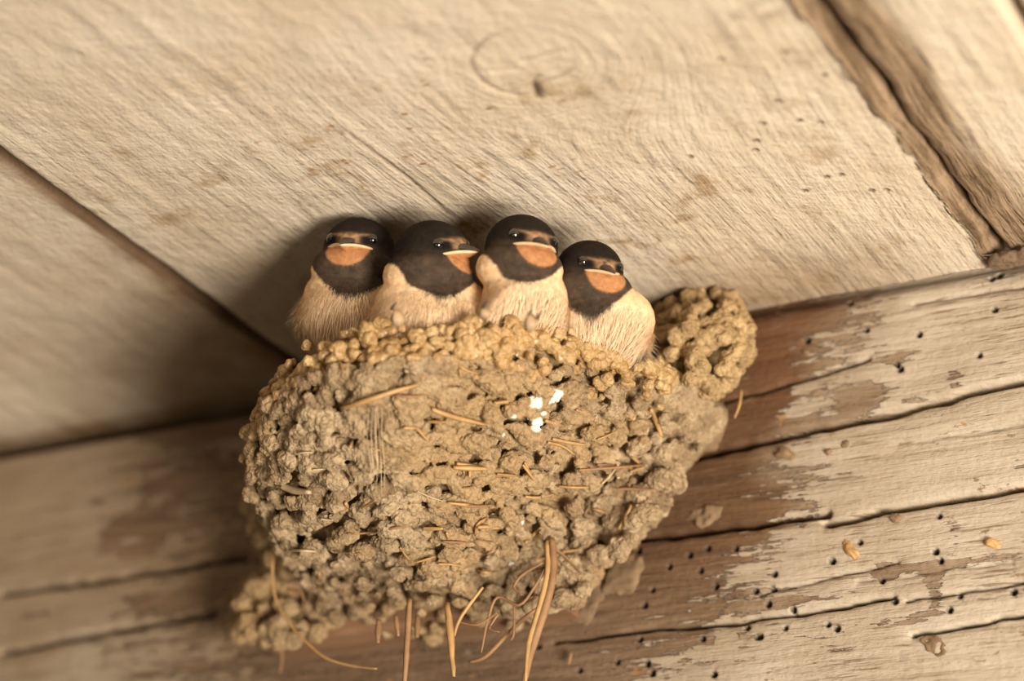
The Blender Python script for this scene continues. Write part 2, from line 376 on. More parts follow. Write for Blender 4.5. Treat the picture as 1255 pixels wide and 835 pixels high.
# ------------------------------------------------------------------ timber beam
def wpoly(pts): return [on_wall(x, y)[[0, 2]] for x, y in pts]
def build_beam():
    xs = np.unique(np.concatenate([np.arange(-.34, -.20, .003), np.arange(-.20, 0, .0009), np.arange(0, .15, .0005), np.arange(.15, .34, .003)]))
    zs = np.concatenate([np.arange(-.17, -.125, .002), np.arange(-.125, .0265, .0005)])
    X, Z = np.meshgrid(xs, zs, indexing='ij'); p = np.stack([X, Z], -1); p3 = np.stack([X, X * 0, Z], -1)
    y = .0008 * fbm(p3 * np.array([.3, 1, 1]), 60, 3, 3) + .00045 * fbm(p3 * np.array([.08, 1, 1]), 420, 9, 3)
    y = y + .003 * sstep(-.004, .002, Z) * sstep(-.075, -.07, X) + .013 * sstep(-.0045, .003, Z) * sstep(-.07, -.078, X)
    wob = .0005 * vnoise(p3, 260, 5); pw = p + np.stack([wob * 0, wob], -1)
    cr = [([(1300, 458), (1255, 467), (1197, 478), (1164, 489), (1085, 510), (1042, 518), (970, 532), (920, 545), (855, 558), (815, 569)], .00075, .0075),
          ([(1300, 586), (1255, 596), (1213, 604), (1151, 614), (1112, 619), (1085, 624), (1039, 638), (1010, 641)], .0007, .006),
          ([(1013, 629), (921, 644), (855, 653), (780, 661), (740, 667)], .00065, .006),
          ([(1064, 440), (992, 462), (950, 476), (891, 491), (860, 500)], .00045, .0022),
          ([(1095, 732), (1036, 744), (980, 752), (899, 763), (790, 772), (678, 787)], .00045, .003),
          ([(1300, 742), (1255, 754), (1184, 767), (1118, 779)], .00045, .0025), ([(1255, 715), (1151, 731), (1110, 736)], .0004, .0018),
          ([(1255, 350), (1180, 362), (1120, 372)], .0004, .001), ([(0, 728), (120, 712), (300, 683)], .0008, .003), ([(0, 800), (100, 780), (260, 752)], .0008, .003),
          ([(1100, 690), (1000, 712), (930, 728)], .0004, .0012), ([(1255, 520), (1180, 533), (1100, 545)], .0003, .0008), ([(1240, 690), (1170, 696), (1050, 715)], .0003, .0008)]
    crk = np.zeros(X.shape)
    for pl, wd, dep in cr:
        d = seg_dist(pw, wpoly(pl)); crk = np.maximum(crk, np.exp(-(d / (wd * .75)) ** 4) * min(1, dep / .0028)); y = y + dep * np.exp(-(d / wd) ** 2) + .0005 * np.exp(-(d / .0022) ** 2)
    hole_shade = crk  # dark colour painted as the shade inside cracks and worm holes
    H = [(855 + a / 3.04, 560 + b / 3.04) for a, b in ((900, 222), (887, 355), (905, 388), (605, 320), (500, 388), (285, 437), (277, 491), (263, 550), (355, 568), (183, 637), (327, 640), (222, 672), (234, 672), (488, 628), (521, 642), (735, 540), (978, 520), (1178, 505), (940, 572), (40, 343), (145, 345), (67, 483), (12, 425), (18, 678), (60, 812), (215, 500), (685, 462))]
    H += [(560 + a / 3.035, 560 + b / 3.035) for a, b in ((676, 350), (867, 368), (790, 410), (727, 497), (697, 553), (680, 680), (595, 765), (707, 768), (300, 707), (455, 795), (725, 805))]
    H += [(855 + a / 2.78, 300 + b / 2.78) for a, b in ((755, 307), (1012, 223), (575, 293), (375, 328), (520, 200), (680, 410), (1025, 103), (1000, 115), (960, 378), (690, 425))]
    for k, (hx, hy) in enumerate(H):
        r = .00048 + .00022 * ((k * 37) % 10) / 10; e = np.exp(-(np.linalg.norm(p - on_wall(hx, hy)[[0, 2]], axis=-1) / r) ** 4)
        y = y + .003 * e; hole_shade = np.maximum(hole_shade, np.exp(-(np.linalg.norm(p - on_wall(hx, hy)[[0, 2]], axis=-1) / (r + .0003)) ** 6))
    # where paint survives: signed distance from the worn boundary to the right of the nest, broken up by the shader
    bd = wpoly([(1030, 330), (1050, 352), (1050, 395), (1012, 425), (1000, 470), (985, 500), (965, 545), (950, 580), (985, 605), (975, 640), (935, 690), (915, 735), (880, 780), (820, 810), (740, 850), (640, 880)])
    d = seg_dist(p, bd); bx = np.interp(Z, [q[1] for q in bd][::-1], [q[0] for q in bd][::-1]); sd = np.where(X > bx, 1, -1) * d
    right = np.clip(sd / .020, -1.3, 1) * .15 + .03 * sstep(0, .05, sd) + .01
    lx = -.135 + .02 * fbm(p3, 25, 44, 2); left = np.clip((lx - X) / .05, -1, 1) * .12 + .06
    left = left + .16 * sstep(-.075, -.105, Z) * sstep(-.05, -.10, X)
    for cx, cy, rx, rz, a in ((165, 655, .012, .006, -.5), (240, 530, .020, .004, -.3), (230, 590, .02, .003, -.2), (160, 663, .006, .0015, .5), (190, 740, .02, .004, -.15), (40, 755, .01, .003, -.2), (120, 560, .03, .004, .12)):
        c = on_wall(cx, cy)[[0, 2]]; left = left + .7 * a * np.exp(-(((X - c[0]) / rx) ** 2 + ((Z - c[1]) / rz) ** 2) ** 2)
    for cx, cy, rx, rz, a in ((1171, 464, .003, .003, -.35), (1120, 490, .004, .0015, -.25), (1060, 485, .010, .0035, -.28), (1030, 508, .012, .003, -.28), (1105, 440, .006, .002, -.25), (1145, 720, .003, .006, -.3), (1170, 655, .003, .004, -.25),
                               (1110, 695, .012, .003, -.22), (1115, 758, .012, .002, -.25), (1080, 700, .004, .003, -.25), (1190, 690, .02, .002, -.25), (945, 795, .006, .003, .3), (890, 787, .003, .003, .35), (990, 735, .02, .002, -.2), (1000, 800, .01, .006, -.18),
                               (1250, 570, .004, .002, -.3), (985, 560, .006, .002, .2), (1000, 500, .010, .003, .22), (985, 475, .004, .002, .2)):
        c = on_wall(cx, cy)[[0, 2]]; right = right + .62 * a * np.exp(-(((X - c[0]) / rx) ** 2 + ((Z - c[1]) / rz) ** 2) ** 2)
    paint = np.where(X > -.02, right, np.minimum(left, .5))
    weather = np.where(X > -.02, sstep(-.010, .006, sd + .006 * vnoise(p3, 60, 8)), .35)
    weather = np.maximum(weather, .45 * sstep(-.06, -.09, Z) * (X > -.02))
    red = .75 * np.exp(-(((X - .062) / .022) ** 2 + ((Z + .012) / .018) ** 2)) + .25 * sstep(-.06, -.02, Z) * (weather < .5)
    soil = np.where(X < -.02, .55 + .35 * fbm(p3, 30, 77, 3) + .3 * sstep(-.16, -.08, X), .25 * sstep(.02, 0, sd) + .1 * np.clip(fbm(p3, 50, 12, 3), 0, 1))
    soil = soil - np.where(X < -.02, .45 * sstep(-.07, -.11, Z), 0)
    v, f, cap = grid_slab(xs, zs, y, .09); v = v[:, [0, 2, 1]]; f = f[:, ::-1]; n = X.size
    ext = lambda a: np.concatenate([np.clip(a, -1, 1).ravel(), np.zeros(len(v) - n)])
    me = mesh_np('timber_beam', v, f, attrs={'paint': ext(paint), 'weather': ext(weather), 'red': ext(red), 'soil': ext(np.clip(soil, 0, 1)), 'hole_shade': ext(hole_shade)})
    o = link('timber_beam', me, M_beam, origin=(0, 0, 0))
    tag(o, 'weathered timber beam with flaking cream paint carrying the mud nest', 'beam'); return o
beam = build_beam()

def blob_patch(name, px, py, rx, rz, thick, ang, mat, seed, lab=None, rough=.5, parent=None):
    c = on_wall(px, py); ax = np.array([[math.cos(ang), 0, math.sin(ang)], [0, 1, 0], [-math.sin(ang), 0, math.cos(ang)]])
    v, f = ICO4; d = 1 + rough * fbm(v * np.array([1, .2, 1]) + seed, 1.6, seed, 4)
    vv = c + (v * d[:, None] * np.array([rx, thick, rz])) @ ax; vv[:, 1] += .0006 * vnoise(vv, 700, seed) * (vv[:, 1] < 0)
    o = link(name, mesh_np(name, vv, f), mat, parent or beam)
    if lab: o['label'] = lab
    return o
blob_patch('mud_smear', 865, 632, .0044, .0030, .0010, .1, M_smear, 2, 'small tan mud smear on bare wood')
blob_patch('mud_smear', 862, 522, .0068, .0080, .0012, .6, M_smear, 5, 'broad brown mud smear beneath the mud clump')
blob_patch('mud_smear', 762, 705, .0050, .0065, .0012, -.8, M_smear, 8, 'mud smear right of the nest foot')
blob_patch('mud_smear', 715, 740, .0055, .0050, .0010, .2, M_smear, 11, 'mud smear below the nest foot')
blob_patch('mud_smear', 830, 560, .0040, .0035, .0010, .2, M_smear, 13, 'mud smear at the nest edge')
for k, (hx, hy, rx, rz, an) in enumerate(((1146, 792, .0036, .0022, -.6), (1042, 674, .0014, .0030, .6), (1217, 667, .0024, .0010, -.5), (1098, 635, .0014, .0012, 0), (962, 556, .0030, .0014, -.4), (1037, 545, .0010, .001, 0), (1016, 554, .001, .001, 0), (988, 433, .0012, .0008, .2))):
    blob_patch('mud_fleck', hx, hy, rx, rz, .0009, an, M_straw if k in (1, 2) else M_smear, 30 + k)

# small batten under the nest
def build_batten():
    a, b = on_wall(322, 787, -.010), on_wall(690, 727, -.010); x0, x1 = a[0], b[0]; zc = (a[2] + b[2]) / 2
    xs = np.linspace(x0, x1, 60); prof = [(-.000, .0034), (-.0105, .0034), (-.0125, .0022), (-.0125, -.0022), (-.0110, -.0034), (-.000, -.0036)]
    v = []
    for i, x in enumerate(xs):
        for j, (yy, zz) in enumerate(prof):
            wv = .0005 * vnoise(np.array([x, j * .01, 0.]), 120, 3); v.append((x, yy + (wv if j not in (0, 5) else 0), zc + zz + wv + .0012 * (x - x0) / (x1 - x0)))
    n = len(prof); f = [[i * n + j, i * n + (j + 1) % n, (i + 1) * n + (j + 1) % n, (i + 1) * n + j] for i in range(59) for j in range(n)]
    f += [list(range(n))[::-1], [59 * n + j for j in range(n)]]
    me = mesh_np('wooden_batten', np.array(v), f, smooth=False)
    o = link('wooden_batten', me, M_ledge, origin=(x0, 0, zc)); tag(o, 'thin bare wooden batten on the beam under the nest', 'batten'); return zc
batten_z = build_batten()

# ------------------------------------------------------------------ nest
CX, AL, AR, B, ZR, ZB = 0.0, .064, .049, .099, -.0452, -.081
def nest_pt(phi, t, inset=0.0):
    """phi 0 (right, at the beam) .. pi (left, at the beam); t 0 rim .. 1 foot"""
    z = ZR + (ZB - ZR) * t; s = (1 - np.clip(t, 0, 1) ** 2.1) ** (1 / 2.1)
    s = s * .98 + .02
    a = np.where(np.cos(phi) > 0, AR * (1 - .55 * t), AL) - inset
    slump = .004 * (1 - t) * sstep(2.0, 2.9, phi) - .0115 * (1 - t) * sstep(1.35, .4, phi)
    return np.stack([CX - .016 * t + a * s * np.cos(phi), -(B - inset) * s * np.sin(phi) ** .9, z - slump + 0 * phi], -1)
def frame_at(phi, t):
    e = 1e-3; p = nest_pt(phi, t); u = nest_pt(phi + e, t) - p; dn = nest_pt(phi, min(t + e, .999)) - p if t < .998 else p - nest_pt(phi, t - e)
    u /= np.linalg.norm(u) + 1e-12; n = np.cross(u, dn); n /= np.linalg.norm(n) + 1e-12
    if n @ (p - np.array([CX, -.03, -.06])) < 0: n = -n
    w_ = np.cross(n, u); return p, np.array([u, w_, n])

def shell():
    """solid bowl: outer skin, rounded lip, inner cup"""
    nphi, rows = 60, []
    ph = np.linspace(0.001, np.pi - .001, nphi)
    for t in np.linspace(.998, 0, 22): rows.append(nest_pt(ph, np.full(nphi, t), .001))
    for t in np.linspace(0, .75, 10): rows.append(nest_pt(ph, np.full(nphi, t), .009))
    R = np.array(rows); v = R.reshape(-1, 3); n = len(rows); f = []
    for i in range(n - 1):
        for j in range(nphi - 1): f.append([i * nphi + j, i * nphi + j + 1, (i + 1) * nphi + j + 1, (i + 1) * nphi + j])
    # back against the beam
    for e in (0, nphi - 1): pass
    return v, np.array(f)
def solid_core():
    """row of ellipsoids standing for the packed mud wall behind the pellets"""
    A = Acc()
    for t in np.linspace(.02, .97, 15):
        m = max(int(46 * (1 - t ** 2.1) ** (1 / 2.1)), 8)
        for ph in np.linspace(.02, np.pi - .02, m):
            p, fr = frame_at(ph, t); A.add(*ellipsoid(p - fr[2] * .0062, fr, (.0052, .0050, .0040), ICO2))
    return A
class Pellets:
    def __init__(s, A): s.A = A
    def add(s, p, fr, r, el=1.0, seed=0, flat=.8, base=ICO3, rough=.30):
        a = rs.uniform(-.5, .5); ca, sa = math.cos(a), math.sin(a); fr = np.array([fr[0] * ca + fr[1] * sa, -fr[0] * sa + fr[1] * ca, fr[2]])
        tl = rs.normal(0, .25); fr = np.array([fr[0] + fr[2] * tl, fr[1], fr[2] - fr[0] * tl]); fr /= np.linalg.norm(fr, axis=1)[:, None]
        s.A.add(*ellipsoid(p, fr, (r * el, r, r * flat), base, rough, 1.3, seed))
A = solid_core(); pel = Pellets(A); k = 0
# coursed pellets
z = 0.10
t = .13
while t < .99:
    sc = max((1 - t ** 2.1) ** (1 / 2.1), .12); n = max(int(.235 * sc / .0044), 6)
    off = rs.rand()
    for i in range(n):
        ph = (i + off + rs.uniform(-.3, .3)) / n * np.pi
        if not .03 < ph < np.pi - .02: continue
        tt = min(max(t + rs.normal(0, .014), .08), .985); p, fr = frame_at(ph, tt); r = rs.uniform(.0012, .0027); k += 1
        if rs.rand() < .10: continue
        pel.add(p + fr[2] * rs.uniform(-.0018, .0024), fr, r, rs.uniform(1.0, 2.0), k, rs.uniform(.65, 1.0))
        if rs.rand() < .45: pel.add(p + fr[2] * rs.uniform(.0002, .0016) + fr[0] * rs.uniform(-.003, .003) + fr[1] * rs.uniform(-.002, .002), fr, r * rs.uniform(.4, .7), 1.2, k + 5000, .9)
    t += .050
# footing where the nest is stuck to the beam
WF = np.array([[1, 0, 0], [0, 0, 1], [0, -1, 0]], float)
def footing(poly, count, ymin, ymax, rmin=.0018, rmax=.0032, ac=A):
    q = Pellets(ac); pts = np.array(poly, float); lo, hi = pts.min(0), pts.max(0); done = 0
    while done < count:
        c = rs.uniform(lo, hi); ins = False; j = len(pts) - 1
        for i in range(len(pts)):
            if (pts[i, 1] > c[1]) != (pts[j, 1] > c[1]) and c[0] < (pts[j, 0] - pts[i, 0]) * (c[1] - pts[i, 1]) / (pts[j, 1] - pts[i, 1]) + pts[i, 0]: ins = not ins
            j = i
        if not ins: continue
        Y = -rs.uniform(ymin, ymax); q.add(on_wall(c[0], c[1], Y), WF, rs.uniform(rmin, rmax), rs.uniform(1, 1.5), done + int(count), rs.uniform(.7, 1)); done += 1
footing([(318, 560), (380, 560), (400, 700), (420, 770), (345, 790), (292, 780), (292, 735), (330, 690), (308, 620)], 330, .001, .024)
footing([(800, 455), (850, 470), (838, 520), (822, 585), (800, 640), (770, 665), (735, 700), (700, 740), (640, 750), (560, 770), (560, 690), (700, 600), (780, 500)], 360, .001, .020)
footing([(780, 560), (828, 560), (822, 600), (775, 665), (740, 660)], 60, .001, .016)
TEXN = bpy.data.textures.new('mud_lumps', 'CLOUDS'); TEXN.noise_scale = .0022; TEXN.noise_depth = 2
TEXF = bpy.data.textures.new('mud_grit', 'CLOUDS'); TEXF.noise_scale = .0008; TEXF.noise_depth = 2
def fuse(ac, vox, sm=1, s1=.0011, s2=.0005):
    return bake(ac.mesh('tmp'), [('REMESH', dict(mode='VOXEL', voxel_size=vox)), ('SMOOTH', dict(iterations=sm, factor=.5)),
                                 ('DISPLACE', dict(texture=TEXN, strength=s1, mid_level=.5)), ('DISPLACE', dict(texture=TEXF, strength=s2, mid_level=.5))])
nest = empty('swallow_nest', (0, -.03, ZB))
tag(nest, 'cup-shaped mud nest of pellets and straw stuck to the beam, four chicks inside', 'nest')
me_mud = fuse(A, .00034, 1, .0014, .0007)
bvh = BVHTree.FromPolygons([tuple(x) for x in verts_of(me_mud)], [tuple(p.vertices) for p in me_mud.polygons])
def hit(x, y, lift=.0):
    d = ray(x, y); d = d / np.linalg.norm(d); h = bvh.ray_cast(Vector(P), Vector(d))
    if h[0] is None: return None
    return np.array(h[0]) - d * lift
def whiten(me, spots):
    v = verts_of(me); w_ = np.zeros(len(v))
    for c, r in spots:
        if c is None: continue
        d = np.linalg.norm(v - c, axis=1); w_ = np.maximum(w_, sstep(1.0, .75, d / r + .55 * fbm(v, 420, 3, 2)))
    set_attr(me, 'white', w_)
whiten(me_mud, [(hit(x, y), r) for x, y, r in ((658, 493, .0019), (649, 515, .0015), (658, 520, .0018), (684, 485, .0016), (677, 492, .0010), (667, 505, .0010), (617, 534, .0007), (630, 512, .0006), (627, 690, .0012), (640, 640, .0006))])
link('mud_wall', me_mud, M_mud, nest)

# rim of small ochre beads
R = Acc(); pel = Pellets(R); k = 0
for row, (tt, cnt) in enumerate(((-.05, 74), (-.01, 78), (.035, 80), (.08, 78), (.125, 76), (.17, 60))):
    for i in range(cnt):
        ph = (i + rs.rand()) / cnt * np.pi
        if ph < .28: continue
        if row == 5 and rs.rand() < .35: continue
        p, fr = frame_at(ph, max(tt, 0.0)); p = p + np.array([0, 0, -min(tt, 0) * .07]); k += 1
        p = p + fr[2] * rs.uniform(-.0025, .0018) + np.array([0, 0, rs.uniform(-.0016, .0020)])
        pel.add(p, fr, rs.uniform(.0009, .0019), rs.uniform(.9, 1.35), k, .9, rough=.28)
for cxp, n in (((590, 398), 26), ((640, 412), 22), ((690, 420), 24), ((770, 425), 30), ((810, 432), 26), ((450, 405), 14), ((560, 392), 14)):
    pass
for phc, spread_, n, zz in ((.98, .10, 34, .0035), (.80, .07, 26, .0040), (.60, .08, 30, .0045), (.42, .08, 30, .005), (1.35, .12, 20, .002), (2.75, .10, 26, .001), (2.62, .05, 16, .003)):
    for i in range(n):
        ph = phc + rs.normal(0, spread_); ph = min(max(ph, .25), 3.0); p, fr = frame_at(ph, 0.02); k += 1
        p = p + np.array([0, 0, rs.uniform(-.003, zz)]) + fr[2] * rs.uniform(-.003, .0025)
        pel.add(p, fr, rs.uniform(.0010, .0018), rs.uniform(.9, 1.3), k, .95, rough=.28)
me_rim = fuse(R, .00028, 1, .0007, .0004); set_attr(me_rim, 'white', np.zeros(len(me_rim.vertices)))
o = link('nest_rim', me_rim, M_rim, nest); o['label'] = 'lumpy golden rim of small glossy mud beads'

# separate clump in the corner of beam and ceiling
K = Acc(); q = Pellets(K); cc = on_wall(868, 408, -.010); n = 0
for i in range(430):
    u = rs.normal(size=3); u /= np.linalg.norm(u)
    px, py = 858 + u[0] * 58, 418 + u[2] * 66
    if u[1] > .35: continue
    if (px < 815 and py > 452): continue
    px = min(px, 914); Y = -.010 + .014 * u[1] - .004 * rs.rand(); p = on_wall(px, py, Y)
    if p[2] > -.0015: p[2] = -.0015 - rs.uniform(0, .003)
    if Y > -.001: p[1] = -.001
    q.add(p, WF, rs.uniform(.0012, .0024), rs.uniform(.9, 1.3), i, .95, rough=.3)
for i in range(160):
    px, py = rs.uniform(790, 860), rs.uniform(400, 470)
    if py < 395 + (860 - px) * .25: continue
    q.add(on_wall(px, py, -rs.uniform(.006, .030)), WF, rs.uniform(.0014, .0024), 1.1, i + 900, .95, rough=.25)
for i in range(60): 
    u = np.clip(rs.normal(size=3), -1.3, 1.3); q.add(on_wall(856, 425, -.005) + u * np.array([.005, .002, .006]) * .8, WF, .0028, 1, i, 1)
v_ = K.v
me_k = fuse(K, .00034, 1, .0012, .0005); vv = verts_of(me_k); vv[:, 2] = np.minimum(vv[:, 2], -.0006); me_k.vertices.foreach_set('co', vv.astype(np.float32).ravel())
set_attr(me_k, 'white', np.zeros(len(vv)))
o = link('mud_clump', me_k, M_clump, nest); o['label'] = 'tan clump of mud beads in the corner right of the cup'

# straws worked into the mud
def straw(pts, r, mat, name='straw', lift=.0005, Y=None, lab=None):
    out = []
    for x, y in pts:
        h = hit(x, y, lift) if Y is None else on_wall(x, y, Y)
        if h is None: h = on_wall(x, y, out[-1][1] if out else -.02)
        out.append(h)
    out = np.array(out)
    if len(out) == 2: out = np.array([out[0], (out[0] + out[1]) / 2, out[1]])
    rr = np.interp(np.linspace(0, 1, len(out)), [0, .15, .8, 1], [.7, 1, .9, .45]) * r
    v, f = tube(out, rr); v = v + (.12 * r * vnoise(v, 900, 3))[:, None]
    o = link(name, mesh_np(name, v, f), mat, nest)
    if lab: o['label'] = lab
z3 = lambda a: [(300 + x / 3.797, 380 + y / 3.797) for x, y in a]
z5 = lambda a: [(280 + x / 3.275, 580 + y / 3.275) for x, y in a]
z4 = lambda a: [(600 + x / 3.479, 340 + y / 3.479) for x, y in a]
z6 = lambda a: [(560 + x / 3.035, 560 + y / 3.035) for x, y in a]
straw(z3([(450, 462), (560, 425), (700, 378), (810, 348)]), .00062, M_straw, lift=.0022, lab='longest orange straw slanting across the upper left')
for pts, r, m in ((z3([(870, 462), (960, 495), (1120, 535)]), .0007, M_straw), (z3([(860, 95), (920, 150), (970, 210), (1010, 270), (1090, 298)]), .00035, M_straw), (z3([(960, 190), (1045, 240)]), .0003, M_straw),
                  (z3([(740, 550), (800, 550)]), .0004, M_straw), (z3([(800, 552), (855, 612)]), .00042, M_straw), (z3([(445, 245), (460, 290)]), .0004, M_straw), (z3([(1000, 280), (1005, 320)]), .0004, M_straw),
                  (z3([(490, 640), (505, 600)]), .0004, M_straw), (z3([(700, 400), (770, 405), (850, 395)]), .0004, M_root), (z3([(850, 520), (930, 522)]), .0004, M_straw), (z3([(970, 735), (1130, 740)]), .0007, M_straw), (z3([(1050, 720), (1045, 780)]), .0004, M_straw), (z3([(1165, 435), (1230, 425)]), .0005, M_straw),
                  (z5([(215, 52), (260, 68), (325, 78)]), .0011, M_pale), (z5([(365, 400), (365, 460), (390, 515)]), .0004, M_straw), (z5([(780, 222), (860, 224)]), .0006, M_straw), (z5([(875, 240), (895, 305)]), .00042, M_straw), (z5([(1000, 218), (1048, 216)]), .0006, M_straw), (z5([(990, 250), (1000, 205), (1040, 178)]), .0003, M_straw),
                  (z5([(470, 120), (480, 140)]), .0006, M_straw), (z5([(535, 140), (590, 110)]), .0004, M_straw), (z5([(480, 245), (560, 240), (660, 222), (760, 208)]), .00035, M_root), (z5([(750, 360), (800, 345), (830, 335)]), .0003, M_straw), (z5([(690, 300), (725, 350)]), .00035, M_straw), (z5([(880, 120), (960, 128), (1040, 130)]), .0004, M_straw),
                  (z4([(430, 495), (450, 455)]), .0005, M_straw), (z4([(240, 612), (320, 635)]), .0006, M_straw), (z4([(690, 565), (712, 620), (735, 680)]), .0007, M_straw), (z4([(270, 690), (340, 705), (410, 715)]), .0005, M_straw), (z4([(580, 740), (640, 795)]), .0006, M_straw), (z4([(460, 800), (580, 802), (700, 800)]), .0004, M_root),
                  (z4([(370, 565), (470, 610)]), .0004, M_straw), (z4([(250, 705), (310, 720), (360, 755)]), .0004, M_straw), (z4([(150, 790), (170, 830)]), .0004, M_straw), (z4([(20, 535), (80, 530)]), .0004, M_straw), (z4([(130, 535), (125, 560)]), .0003, M_root), (z4([(600, 830), (660, 810)]), .0004, M_straw),
                  (z6([(440, 270), (480, 205), (540, 140), (620, 120), (740, 125)]), .00045, M_root), (z6([(540, 100), (570, 70), (600, 30)]), .0004, M_pale), (z6([(600, 270), (630, 220), (650, 180)]), .0005, M_straw), (z6([(465, 380), (510, 320)]), .0006, M_root), (z6([(390, 355), (460, 345)]), .0004, M_straw), (z6([(455, 50), (600, 40), (700, 30)]), .0004, M_root), (z6([(640, 110), (655, 60), (672, 30)]), .0004, M_root),
                  (z6([(0, 25), (60, 35), (110, 45)]), .0005, M_straw), (z6([(150, 65), (225, 72)]), .0004, M_straw), (z6([(0, 180), (70, 185), (140, 180)]), .0004, M_root), (z6([(80, 262), (160, 265)]), .0006, M_straw), (z6([(70, 290), (85, 245), (120, 225)]), .0003, M_straw), (z6([(255, 320), (290, 285), (310, 265)]), .0005, M_straw), (z6([(350, 330), (400, 370), (470, 440)]), .0004, M_root), (z6([(255, 148), (300, 152), (360, 140)]), .0004, M_straw), (z6([(245, 30), (290, 90)]), .0004, M_straw)):
    straw(pts, r, m, lift=.0011 + r)
for i in range(24):                                     # short fibres lying along the courses
    x, y = rs.uniform(370, 790), rs.uniform(500, 720); L = rs.uniform(14, 42); a = rs.normal(-.05, .25)
    pts = [(x - L / 2 * math.cos(a), y - L / 2 * math.sin(a)), (x, y + rs.uniform(-2, 2)), (x + L / 2 * math.cos(a), y + L / 2 * math.sin(a))]
    if all(hit(*q_) is not None for q_ in pts): straw(pts, rs.uniform(.00018, .0004), [M_straw, M_root, M_pale][i % 3], lift=.0012)
for i in range(6):                                      # fine vertical hairs left of centre
    x = 452 + i * 3.2; straw([(x + rs.uniform(-3, 3), 500), (x + rs.uniform(-2, 2), 535), (x + rs.uniform(-2, 4), 570), (x + 3, 600 + rs.uniform(-20, 20))], .00010, M_pale, 'grass_hair', lift=.002)
# dangling stems
for pts, r, Y, m in (([(502, 735), (500, 770), (498, 805), (495, 850)], .0008, -.050, M_root), ([(548, 740), (552, 780), (556, 830)], .0010, -.046, M_straw), ([(464, 760), (463, 789)], .0009, -.040, M_root), ([(485, 755), (488, 780)], .0007, -.040, M_root), ([(512, 755), (511, 782)], .0008, -.038, M_root),
                     ([(676, 660), (678, 700), (668, 745), (652, 795), (640, 850)], .0011, -.030, M_root), ([(670, 665), (671, 700), (662, 740), (648, 790), (643, 850)], .0007, -.034, M_straw), ([(680, 680), (674, 730), (656, 790), (636, 850)], .0006, -.030, M_root),
                     ([(672, 690), (655, 720), (636, 742), (610, 732), (598, 760), (590, 800)], .0004, -.034, M_root), ([(660, 745), (640, 760), (620, 780), (595, 805), (575, 812)], .0006, -.030, M_root), ([(630, 740), (630, 775), (626, 785)], .0004, -.032, M_root),
                     ([(592, 720), (575, 742), (562, 762), (557, 780)], .0005, -.052, M_straw), ([(560, 762), (585, 766), (610, 752), (600, 770), (612, 775)], .0003, -.046, M_root), ([(665, 690), (640, 705), (630, 720), (640, 730)], .0004, -.036, M_root),
                     ([(338, 630), (336, 660), (334, 700), (338, 735), (355, 765), (378, 790), (402, 808), (435, 817), (462, 820)], .00042, -.034, M_straw), ([(330, 780), (345, 800), (343, 825)], .0006, -.012, M_root), ([(352, 722), (368, 726), (373, 737)], .0006, -.030, M_root),
                     ([(909, 478), (906, 498), (900, 513)], .0004, -.006, M_straw), ([(835, 575), (828, 590), (822, 603)], .0002, -.006, M_pale), ([(823, 535), (815, 550), (810, 560)], .0003, -.016, M_straw), ([(700, 800), (697, 815)], .0005, -.002, M_root)):
    straw(pts, r, m, 'dangling_stem', Y=Y)

